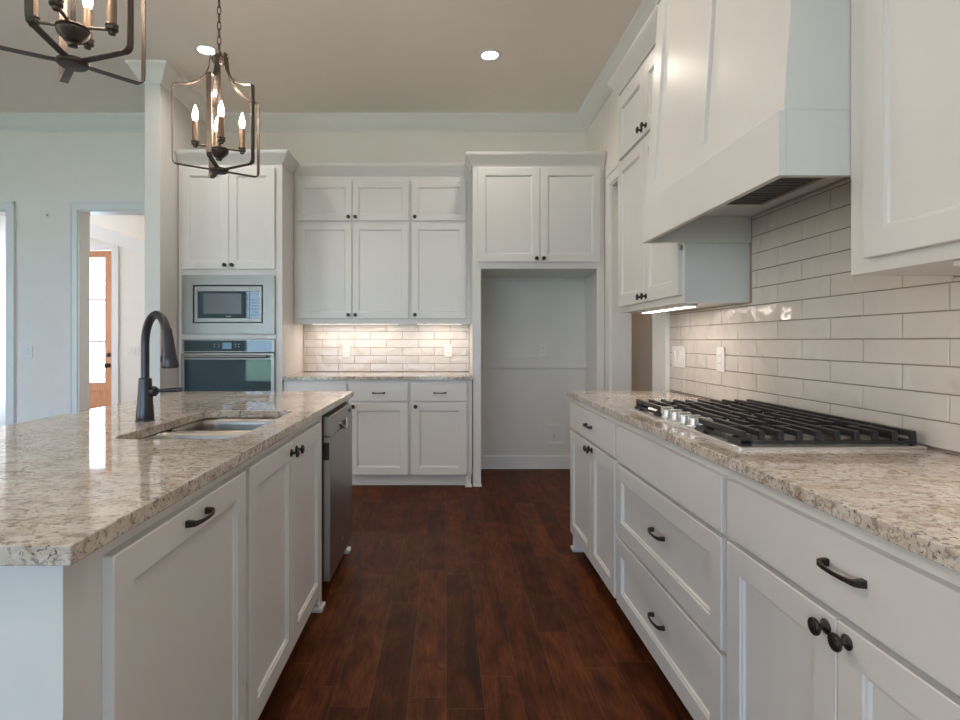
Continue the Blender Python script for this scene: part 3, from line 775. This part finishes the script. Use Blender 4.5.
b = MB().sweep([(hb, hy1), (hx(zt), hy1), (hx(zt), hy0), (hb, hy0)][1:3], ccrown, 1, zt - HZ0 - 0.02); b.build('crown_moulding', M['cab'], t, 0, True)
vi = MB(); 
ix0, ix1, iy0, iy1 = 0.93, 1.225, 1.66, 2.163
for r in ((ix0, ix1, iy0, iy0 + 0.018), (ix0, ix1, iy1 - 0.018, iy1), (ix0, ix0 + 0.018, iy0 + 0.018, iy1 - 0.018), (ix1 - 0.018, ix1, iy0 + 0.018, iy1 - 0.018)): vi.box(r[0], r[1], r[2], r[3], 0.103, 0.113)
vo = vi.build('vent_insert', M['steel_h'], t, 0.001)
fl = MB()
for i in range(14):
    y = iy0 + 0.02 + (iy1 - iy0 - 0.04) * i / 14
    fl.box(ix0 + 0.018, ix1 - 0.018, y, y + 0.024, 0.107, 0.1125)
fl.build('grease_filter', M['filter'], vo)

# ---------------- under-cabinet lights
def under(label, x, y, z, lx, ly, n=1):
    t = thing('under_cabinet_light', label, 'light', (x, y, z))
    MB().box(-lx / 2, lx / 2, -ly / 2, ly / 2, -0.012, 0).build('housing', M['plate'], t, 0.002)
    MB().box(-lx / 2 + 0.008, lx / 2 - 0.008, -ly / 2 + 0.008, ly / 2 - 0.008, -0.0135, -0.0118).build('lens', M['led'], t)
    l = bpy.data.lights.new('under_cabinet_lamp', 'AREA'); l.shape = 'RECTANGLE'; l.size = lx - 0.02; l.size_y = ly - 0.02
    l.energy = UNDER_W * n; l.color = (1.0, 0.80, 0.66)
    o = bpy.data.objects.new('under_cabinet_lamp', l); C.objects.link(o); o.parent = t; o.location = (0, 0, -0.016)
under('slim lit light bar under the wall cabinet beyond the range hood', 1.10, 2.80, UZ0, 0.05, 0.60)
under('slim lit light bar under the wall cabinet on the near side of the hood', 1.075, 0.91, UZ0, 0.05, 0.50)
under('slim lit light bar under the paired wall cabinets on the back wall', -0.83, 5.10, UZ0, 0.80, 0.05, 2.6)
under('slim lit light bar under the single wall cabinet beside the refrigerator panel', -0.06, 5.10, UZ0, 0.42, 0.05, 1.5)

# ---------------- back wall: tall oven cabinet
TY = 4.59; TX0, TX1 = -2.192, -1.342
t = thing('oven_cabinet', 'tall white cabinet housing the microwave and wall oven', 'cabinet', (TX0, TY, 0))
W = TX1 - TX0; D = WY - TY - 0.002
def lx(x): return x - TX0
ox0, ox1 = lx(-2.150), lx(-1.402)
b = MB()
b.box(0, 0.04, 0, D, 0, UZ1 + 0.02); b.box(W - 0.058, W, 0, D, 0, UZ1 + 0.02)
for z0, z1 in ((0.105, 0.505), (1.223, 1.268), (1.738, UZ1 + 0.02)): b.box(0.04, W - 0.058, 0, D, z0, z1)
b.box(0.04, W - 0.058, D - 0.02, D, 0.505, 1.738)
b.build('body', M['cab'], t, 0.0015)
sx = lx(-1.774)
front(t, 'door', lx(-2.157), sx - 0.0015, 1.793, 2.617, [('knob', sx - 0.03, 1.825)])
front(t, 'door', sx + 0.0015, lx(-1.40), 1.793, 2.617, [('knob', sx + 0.03, 1.825)])
front(t, 'drawer_front', lx(-2.157), lx(-1.40), 0.12, 0.485, [('handle', sx, 0.42)])
MB().sweep([(0, 0), (W, 0), (W, 0.28)], ccrown, 1, UZ1).build('crown_moulding', M['cab'], t, 0, True)

# microwave
t = thing('microwave_oven', 'built-in microwave with a wide stainless trim frame', 'microwave', (-1.776, TY - 0.001, 1.262))
hw2, hh = 0.379, 0.480
def frame_mesh(x0, x1, z0, z1, a0, a1, c0, c1, ya, yb):
    b = MB()
    R = [[(x0, yb, z0), (x1, yb, z0), (x1, yb, z1), (x0, yb, z1)], [(x0, ya, z0), (x1, ya, z0), (x1, ya, z1), (x0, ya, z1)],
         [(a0, ya, c0), (a1, ya, c0), (a1, ya, c1), (a0, ya, c1)], [(a0, yb, c0), (a1, yb, c0), (a1, yb, c1), (a0, yb, c1)]]
    b.rings(R + [R[0]], True, False); bmesh.ops.remove_doubles(b.bm, verts=b.bm.verts, dist=1e-6); return b
frame_mesh(-hw2, hw2, 0, hh, -0.289, 0.283, 0.090, 0.400, -0.022, 0.0).build('trim_frame', M['steel_h'], t, 0.002)
MB().box(-0.289, 0.283, -0.004, 0.30, 0.090, 0.400).build('cavity', M['black_plastic'], t)
dw = frame_mesh(-0.277, 0.272, 0.098, 0.390, -0.250, 0.250, 0.130, 0.348, -0.020, -0.005).build('door_frame', M['steel_h'], t, 0.002)
gl = MB().box(-0.250, 0.132, -0.016, -0.006, 0.130, 0.348).build('door_glass', M['black_glass'], dw)
MB().box(-0.205, 0.105, -0.0168, -0.0158, 0.165, 0.330).build('window_screen', M['mesh_window'], gl)
MB().box(-0.02, 0.02, -0.0168, -0.0158, 0.142, 0.148).build('badge', M['icon'], gl)
MB().box(0.170, 0.172, -0.0215, -0.0195, 0.098, 0.390).build('door_seam', M['black_plastic'], dw)
cp = MB().box(0.134, 0.250, -0.017, -0.006, 0.130, 0.348).build('control_panel', M['black_glass'], t)
MB().box(0.180, 0.244, -0.0178, -0.0168, 0.312, 0.338).build('display', M['mesh_window'], cp)
kb = MB()
for r_ in range(6):
    for c_ in range(3): kb.box(0.183 + c_ * 0.021, 0.198 + c_ * 0.021, -0.0178, -0.0168, 0.150 + r_ * 0.025, 0.158 + r_ * 0.025)
kb.build('keypad', M['icon'], cp)

# wall oven
t = thing('wall_oven', 'stainless wall oven with dark glass door below the microwave', 'oven', (-1.776, TY - 0.001, 0.508))
oh = 0.713
MB().box(-0.370, 0.370, 0.0, 0.55, 0.004, oh - 0.004).build('oven_box', M['black_plastic'], t)
cpn = MB().box(-0.379, 0.379, -0.024, -0.001, 0.606, oh).build('control_panel', M['steel_h'], t, 0.002)
MB().box(-0.358, 0.352, -0.0255, -0.0235, 0.614, 0.702).build('panel_glass', M['black_glass'], cpn)
MB().box(-0.045, 0.028, -0.0265, -0.0254, 0.632, 0.684).build('display', M['screen'], cpn)
for x in (-0.115, -0.08, 0.055, 0.082):
    for z in (0.648, 0.668): MB().box(x, x + 0.010, -0.0262, -0.0254, z, z + 0.006).build('touch_key', M['icon'], cpn)
dr = frame_mesh(-0.379, 0.379, 0.0, 0.598, -0.352, 0.352, 0.05, 0.545, -0.036, -0.001).build('door', M['steel_h'], t, 0.002)
MB().box(-0.352, 0.352, -0.035, -0.004, 0.05, 0.545).build('door_glass', M['black_glass'], dr)
hb_ = MB(); hb_.tube([(-0.33, -0.082, 0.572), (0.33, -0.082, 0.572)], 0.0125, 16); ho = hb_.build('handle', M['steel_h'], dr, 0, True)
for x in (-0.29, 0.29): MB().box(x - 0.012, x + 0.012, -0.078, -0.036, 0.562, 0.582).build('handle_post', M['steel_h'], ho, 0.002)

# ---------------- back base cabinets
BY = 4.618; BD = WY - BY - 0.002
def bbase(label, x0, x1, name='base_cabinet', foot=()):
    t = thing(name, label, 'cabinet', (x0, BY, 0)); base_body(t, x1 - x0, BD, open_toe=False, foot=foot)
    MB().box(0, x1 - x0, 0.057, 0.075, 0, 0.022).build('shoe_moulding', M['cab'], t, 0.004)
    return t
x0 = -1.340; t = bbase('white base cabinet next to the oven cabinet, mostly hidden behind the island', x0, -0.809)
front(t, 'drawer_front', 0.04, -0.82 - x0, 0.708, 0.852, [('handle', 0.26, 0.78)], False); front(t, 'door', 0.04, -0.82 - x0, 0.105, 0.694, [('knob', 0.08, 0.665)])
x0 = -0.808; t = bbase('middle white base cabinet on the back wall, drawer over door', x0, -0.2975)
front(t, 'drawer_front', -0.797 - x0, -0.312 - x0, 0.710, 0.852, [('handle', -0.553 - x0, 0.779)], False)
front(t, 'door', -0.797 - x0, -0.312 - x0, 0.105, 0.696, [('knob', -0.763 - x0, 0.667)])
x0 = -0.297; t = bbase('white base cabinet on the back wall beside the refrigerator panel', x0, 0.2145, foot=[(0.462, 0.503)])
front(t, 'drawer_front', -0.282 - x0, 0.172 - x0, 0.710, 0.852, [('handle', -0.051 - x0, 0.780)], False)
front(t, 'door', -0.282 - x0, 0.172 - x0, 0.105, 0.696, [('knob', -0.250 - x0, 0.667)])
o = MB().box(-1.340, 0.220, 4.590, WY - 0.012, 0.884, 0.914).build('back_countertop', M['granite'], None, 0.0025)
tag(o, 'narrow strip of cream granite counter along the back wall', 'countertop')
# back uppers
UY = 4.935
def bupper(label, x0, x1, cols, crownpath):
    t = thing('wall_cabinet', label, 'cabinet', (x0, UY, UZ0)); W = x1 - x0
    MB().box(0, W, 0, WY - UY - 0.012, 0, UZ1 - UZ0 + 0.02).build('body', M['cab'], t, 0.0015)
    for xa, xb, ks in cols:
        kx = (xb - 0.028 if ks > 0 else xa + 0.028) - x0
        front(t, 'door', xa - x0, xb - x0, 1.403 - UZ0, 2.240 - UZ0, [('knob', kx, 1.434 - UZ0)], True, 0.055)
        front(t, 'door', xa - x0, xb - x0, 2.262 - UZ0, 2.61 - UZ0, [('knob', kx, 2.293 - UZ0)], True, 0.055)
    MB().sweep(crownpath, ccrown, 1, UZ1 - UZ0).build('crown_moulding', M['cab'], t, 0, True)
    MB().box(0, W, 0, 0.018, -0.018, 0).build('light_rail', M['cab'], t)
x0 = -1.340; bupper('white double column wall cabinet next to the oven cabinet', x0, -0.3155, [(-1.311, -0.828, 1), (-0.822, -0.329, -1)], [(0, 0), (1.0245, 0)])
x0 = -0.315; bupper('white single column wall cabinet next to the refrigerator cabinet', x0, 0.219, [(-0.301, 0.176, -1)], [(0, 0), (0.534, 0)])
# fridge cabinet
RY = 4.635; x0, x1 = 0.221, 1.312
t = thing('refrigerator_cabinet', 'deep white cabinet with tall side panel framing the empty refrigerator alcove', 'cabinet', (x0, RY, 0)); D = WY - RY - 0.002
b = MB(); b.box(0, x1 - x0, 0, D, 1.803, UZ1 + 0.02); b.build('body', M['cab'], t, 0.0015)
sp_ = MB().box(0, 0.069, 0, D, 0, 1.803).build('side_panel', M['cab'], t, 0.0015)
MB().box(0.001, 0.075, -0.012, 0.02, 0, 0.02).build('foot', M['cab'], sp_, 0.004)
MB().box(1.249 - x0, x1 - x0, 0, 0.02, 0, 1.803).build('filler_stile', M['cab'], t, 0.0015)
front(t, 'door', 0.261 - x0, 0.773 - x0, 1.858, 2.635, [('knob', 0.745 - x0, 1.885)])
front(t, 'door', 0.776 - x0, 1.274 - x0, 1.858, 2.635, [('knob', 0.804 - x0, 1.885)])
MB().sweep([(0, 0.235), (0, 0), (x1 - x0, 0)], ccrown, 1, UZ1).build('crown_moulding', M['cab'], t, 0, True)

# ---------------- outlets, switches, water box
def plate(name, label, cat, loc, rz, w_, h_, kind, n=1, group=None):
    t = thing(name, label, cat, loc, rz, group)
    MB().box(-w_ / 2, w_ / 2, -0.006, 0, -h_ / 2, h_ / 2).build('wall_plate', M['plate'], t, 0.002)
    for i in range(n):
        cx = (i - (n - 1) / 2) * 0.046
        if kind == 'outlet':
            o = MB().box(cx - 0.017, cx + 0.017, -0.0085, -0.006, -0.034, 0.034).build('receptacle', M['plate'], t, 0.001)
            s = MB()
            for z in (-0.018, 0.018):
                s.box(cx - 0.008, cx - 0.0055, -0.0090, -0.0084, z - 0.005, z + 0.005); s.box(cx + 0.0055, cx + 0.008, -0.0090, -0.0084, z - 0.005, z + 0.005)
            s.build('slots', M['black_plastic'], o)
        else:
            MB().hexa([(cx - 0.016, -0.006, -0.033), (cx + 0.016, -0.006, -0.033), (cx + 0.016, -0.006, 0.033), (cx - 0.016, -0.006, 0.033)],
                      [(cx - 0.014, -0.009, -0.031), (cx + 0.014, -0.009, -0.031), (cx + 0.014, -0.013, 0.031), (cx - 0.014, -0.013, 0.031)]).build('rocker', M['plate'], t, 0.001)
tf = WY - 0.012
plate('power_outlet', 'white outlet on the tiled back wall, left of the pair', 'outlet', (-0.937, tf, 1.11), 0, 0.072, 0.116, 'outlet')
plate('power_outlet', 'white outlet on the tiled back wall, near the refrigerator panel', 'outlet', (0.02, tf, 1.115), 0, 0.072, 0.116, 'outlet')
plate('power_outlet', 'white outlet inside the empty refrigerator alcove', 'outlet', (0.915, WY - 0.0065, 1.118), 0, 0.072, 0.116, 'outlet')
xf = WX - 0.013
plate('light_switch', 'wide white switch plate at the far end of the tiled cooktop wall', 'switch', (xf, 3.14, 1.117), -PI / 2, 0.165, 0.118, 'switch', 3)
plate('power_outlet', 'white outlet on the cooktop wall tiles between switches and cooktop', 'outlet', (xf, 2.66, 1.117), -PI / 2, 0.074, 0.118, 'outlet')
plate('light_switch', 'white switch on the wall left of the foyer opening', 'switch', (-3.945, WY - 0.001, 1.10), 0, 0.09, 0.125, 'switch', 1)
plate('light_switch', 'white switch plate on the foyer wall beside the entry door', 'switch', (-4.26, FY - 0.001, 1.06), 0, 0.16, 0.125, 'switch', 2)
t = thing('water_box', 'square white water supply box low on the alcove wall', 'outlet box', (0.918, WY - 0.0065, 0.224))
frame_mesh(0, 0.196, 0, 0.198, 0.032, 0.164, 0.032, 0.166, -0.012, 0).build('flange', M['plate'], t, 0.002)
b = MB(); b.box(0.032, 0.164, -0.0035, -0.001, 0.032, 0.166); b.build('recess_back', M['alcove'], t)
vv = MB(); vv.tube([(0.098, -0.004, 0.075), (0.098, -0.022, 0.075), (0.098, -0.024, 0.11)], 0.008, 10); vv.build('valve', M['chrome'], t, 0, True)
t = thing('cable_stub', 'small dark cable end poking from the wall above the switch', 'cable', (-3.757, WY - 0.001, 2.39))
MB().box(-0.02, 0.02, -0.003, 0, -0.03, 0.03).build('bracket', M['plate'], t, 0.001); MB().tube([(0, -0.002, 0), (0.006, -0.02, 0.003), (0.018, -0.03, -0.004)], 0.005, 8).build('cable', M['black_plastic'], t)

# ---------------- recessed downlights
def downlight(label, x, y):
    t = thing('recessed_light', label, 'ceiling light', (x, y, CZ), 0, None)
    MB().lathe([(0.086, 0), (0.086, -0.004), (0.064, -0.007), (0.059, -0.003), (0.059, 0)], (0, 0, 0), 'Z', 32).build('trim_ring', M['trim'], t, 0, True)
    MB().lathe([(0.058, -0.0015), (0.058, -0.004), (0.01, -0.005)], (0, 0, 0), 'Z', 32).build('lens', M['downlight'], t, 0, True)
    lamp_down(t)
def lamp_down(t, loc=(0, 0, -0.012), warm=(1.0, 0.90, 0.80)):
    l = bpy.data.lights.new('downlight_or_fill', 'AREA'); l.shape = 'DISK'; l.size = 0.13; l.energy = DOWN_W; l.color = warm; l.spread = math.radians(150)
    o = bpy.data.objects.new('downlight_or_fill', l); C.objects.link(o); o.location = loc
    if t: o.parent = t
downlight('round lit recessed light over the aisle, in front of the refrigerator cabinet', 0.325, 4.14)
downlight('round lit recessed light in the ceiling behind the far pendant', -1.74, 4.07)
for x, y in ((0.325, 2.05), (0.325, 0.0), (-1.74, 0.0)): lamp_down(None, (x, y, CZ - 0.012))  # unseen lamps without fixtures, added for overall light
lamp_down(None, (2.3, 3.6, CZ - 0.012), (1.0, 0.76, 0.56))

# ---------------- pendants
def pendant(label, px, py, arms, turn):
    zb = 1.972
    t = thing('lantern_pendant', label, 'pendant light', (px, py, zb), 0, 'lantern pendants over the island')
    rr = 0.19; sh = 0.358
    top = 0.505
    for k in range(5):
        a = math.radians(arms[k]); ca, sa = math.cos(a), math.sin(a)
        pr = [(0.010, 0.002), (0.06, 0.003), (0.12, 0.006), (rr - 0.016, 0.009), (rr - 0.006, 0.013), (rr - 0.001, 0.022), (rr, 0.036), (rr, 0.2), (rr, sh - 0.014), (rr - 0.002, sh - 0.004), (rr - 0.010, sh)]
        # concave curve back up to the neck
        for i in range(1, 11):
            s = i / 10
            pr.append((rr - 0.010 - (rr - 0.05) * (1 - (1 - s) ** 1.9) , sh + (top - 0.02 - sh) * (s ** 1.7)))
        pr += [(0.036, top + 0.005), (0.040, top + 0.016)]
        MB().strap([(r * ca, r * sa, z) for r, z in pr], (-sa, ca, 0), 0.021, 0.004).build('cage_strap', M['pendant'], t, 0.0008)
    MB().lathe([(0.012, -0.010), (0.034, -0.009), (0.040, -0.004), (0.040, 0.004), (0.034, 0.008), (0.012, 0.010)], (0, 0, 0), 'Z', 24).build('bottom_hub', M['pendant'], t, 0, True)
    MB().lathe([(0.010, top - 0.035), (0.018, top - 0.030), (0.030, top - 0.018), (0.034, top - 0.006), (0.030, top + 0.002), (0.014, top + 0.006), (0.009, top + 0.03)], (0, 0, 0), 'Z', 24).build('top_hub', M['pendant'], t, 0, True)
    MB().lathe([(0.0065, 0.10), (0.0065, top - 0.03)], (0, 0, 0), 'Z', 12).build('stem', M['pendant'], t, 0, True)
    bd = MB().lathe([(0.004, 0.044), (0.012, 0.046), (0.014, 0.052), (0.011, 0.056), (0.022, 0.060), (0.026, 0.066), (0.038, 0.078), (0.041, 0.086), (0.038, 0.091), (0.042, 0.094), (0.040, 0.099), (0.020, 0.106), (0.010, 0.112)], (0, 0, 0), 'Z', 28).build('candle_hub', M['pendant'], t, 0, True)
    for k in range(4):
        a = math.radians(turn + 90 * k); ca, sa = math.cos(a), math.sin(a); cr = 0.098
        MB().tube([(0.02 * ca, 0.02 * sa, 0.101), (cr * ca, cr * sa, 0.103)], 0.0045, 8).build('arm', M['pendant'], bd, 0, True)
        x, y = cr * ca, cr * sa
        s = MB().lathe([(0.0125, 0.118), (0.0125, 0.204), (0.009, 0.206)], (x, y, 0), 'Z', 20).build('candle_sleeve', M['sleeve'], t, 0, True)
        MB().lathe([(0.005, 0.088), (0.009, 0.090), (0.010, 0.097), (0.016, 0.101), (0.017, 0.106), (0.0145, 0.109), (0.0175, 0.114), (0.0165, 0.118), (0.0125, 0.119)], (x, y, 0), 'Z', 20).build('cup', M['pendant'], s, 0, True)
        MB().lathe([(0.006, 0.206), (0.010, 0.212), (0.0130, 0.224), (0.0122, 0.240), (0.008, 0.258), (0.003, 0.272), (0.0008, 0.278)], (x, y, 0), 'Z', 16).build('candle_bulb', M['bulb'], s, 0, True)
        l = bpy.data.lights.new('candle_lamp', 'POINT'); l.energy = PEND_W; l.color = (1.0, 0.79, 0.64); l.shadow_soft_size = 0.012
        o = bpy.data.objects.new('candle_lamp', l); C.objects.link(o); o.parent = t; o.location = (x, y, 0.300)
    ch = MB(); z = top + 0.045; k = 0
    while z < CZ - zb - 0.045:
        ch.torus((0, 0, z), 0.0095, 0.0024, 0.85, 2.2, 'XZ' if k % 2 else 'YZ', 14, 6); z += 0.034; k += 1
    ch.build('chain', M['pendant'], t, 0, True)
    MB().lathe([(0.008, CZ - zb - 0.05), (0.02, CZ - zb - 0.04), (0.06, CZ - zb - 0.018), (0.064, CZ - zb)], (0, 0, 0), 'Z', 28).build('canopy', M['pendant'], t, 0, True)
pendant('dark lantern pendant nearer the camera, cut by the top left of the frame', -1.03, 1.546, (-84, -14, 54, 131, 204), 12)
pendant('dark lantern pendant over the far half of the island, whole cage and chain showing', -1.021, 2.52, (-80, -22, 47, 123, 204), 27)
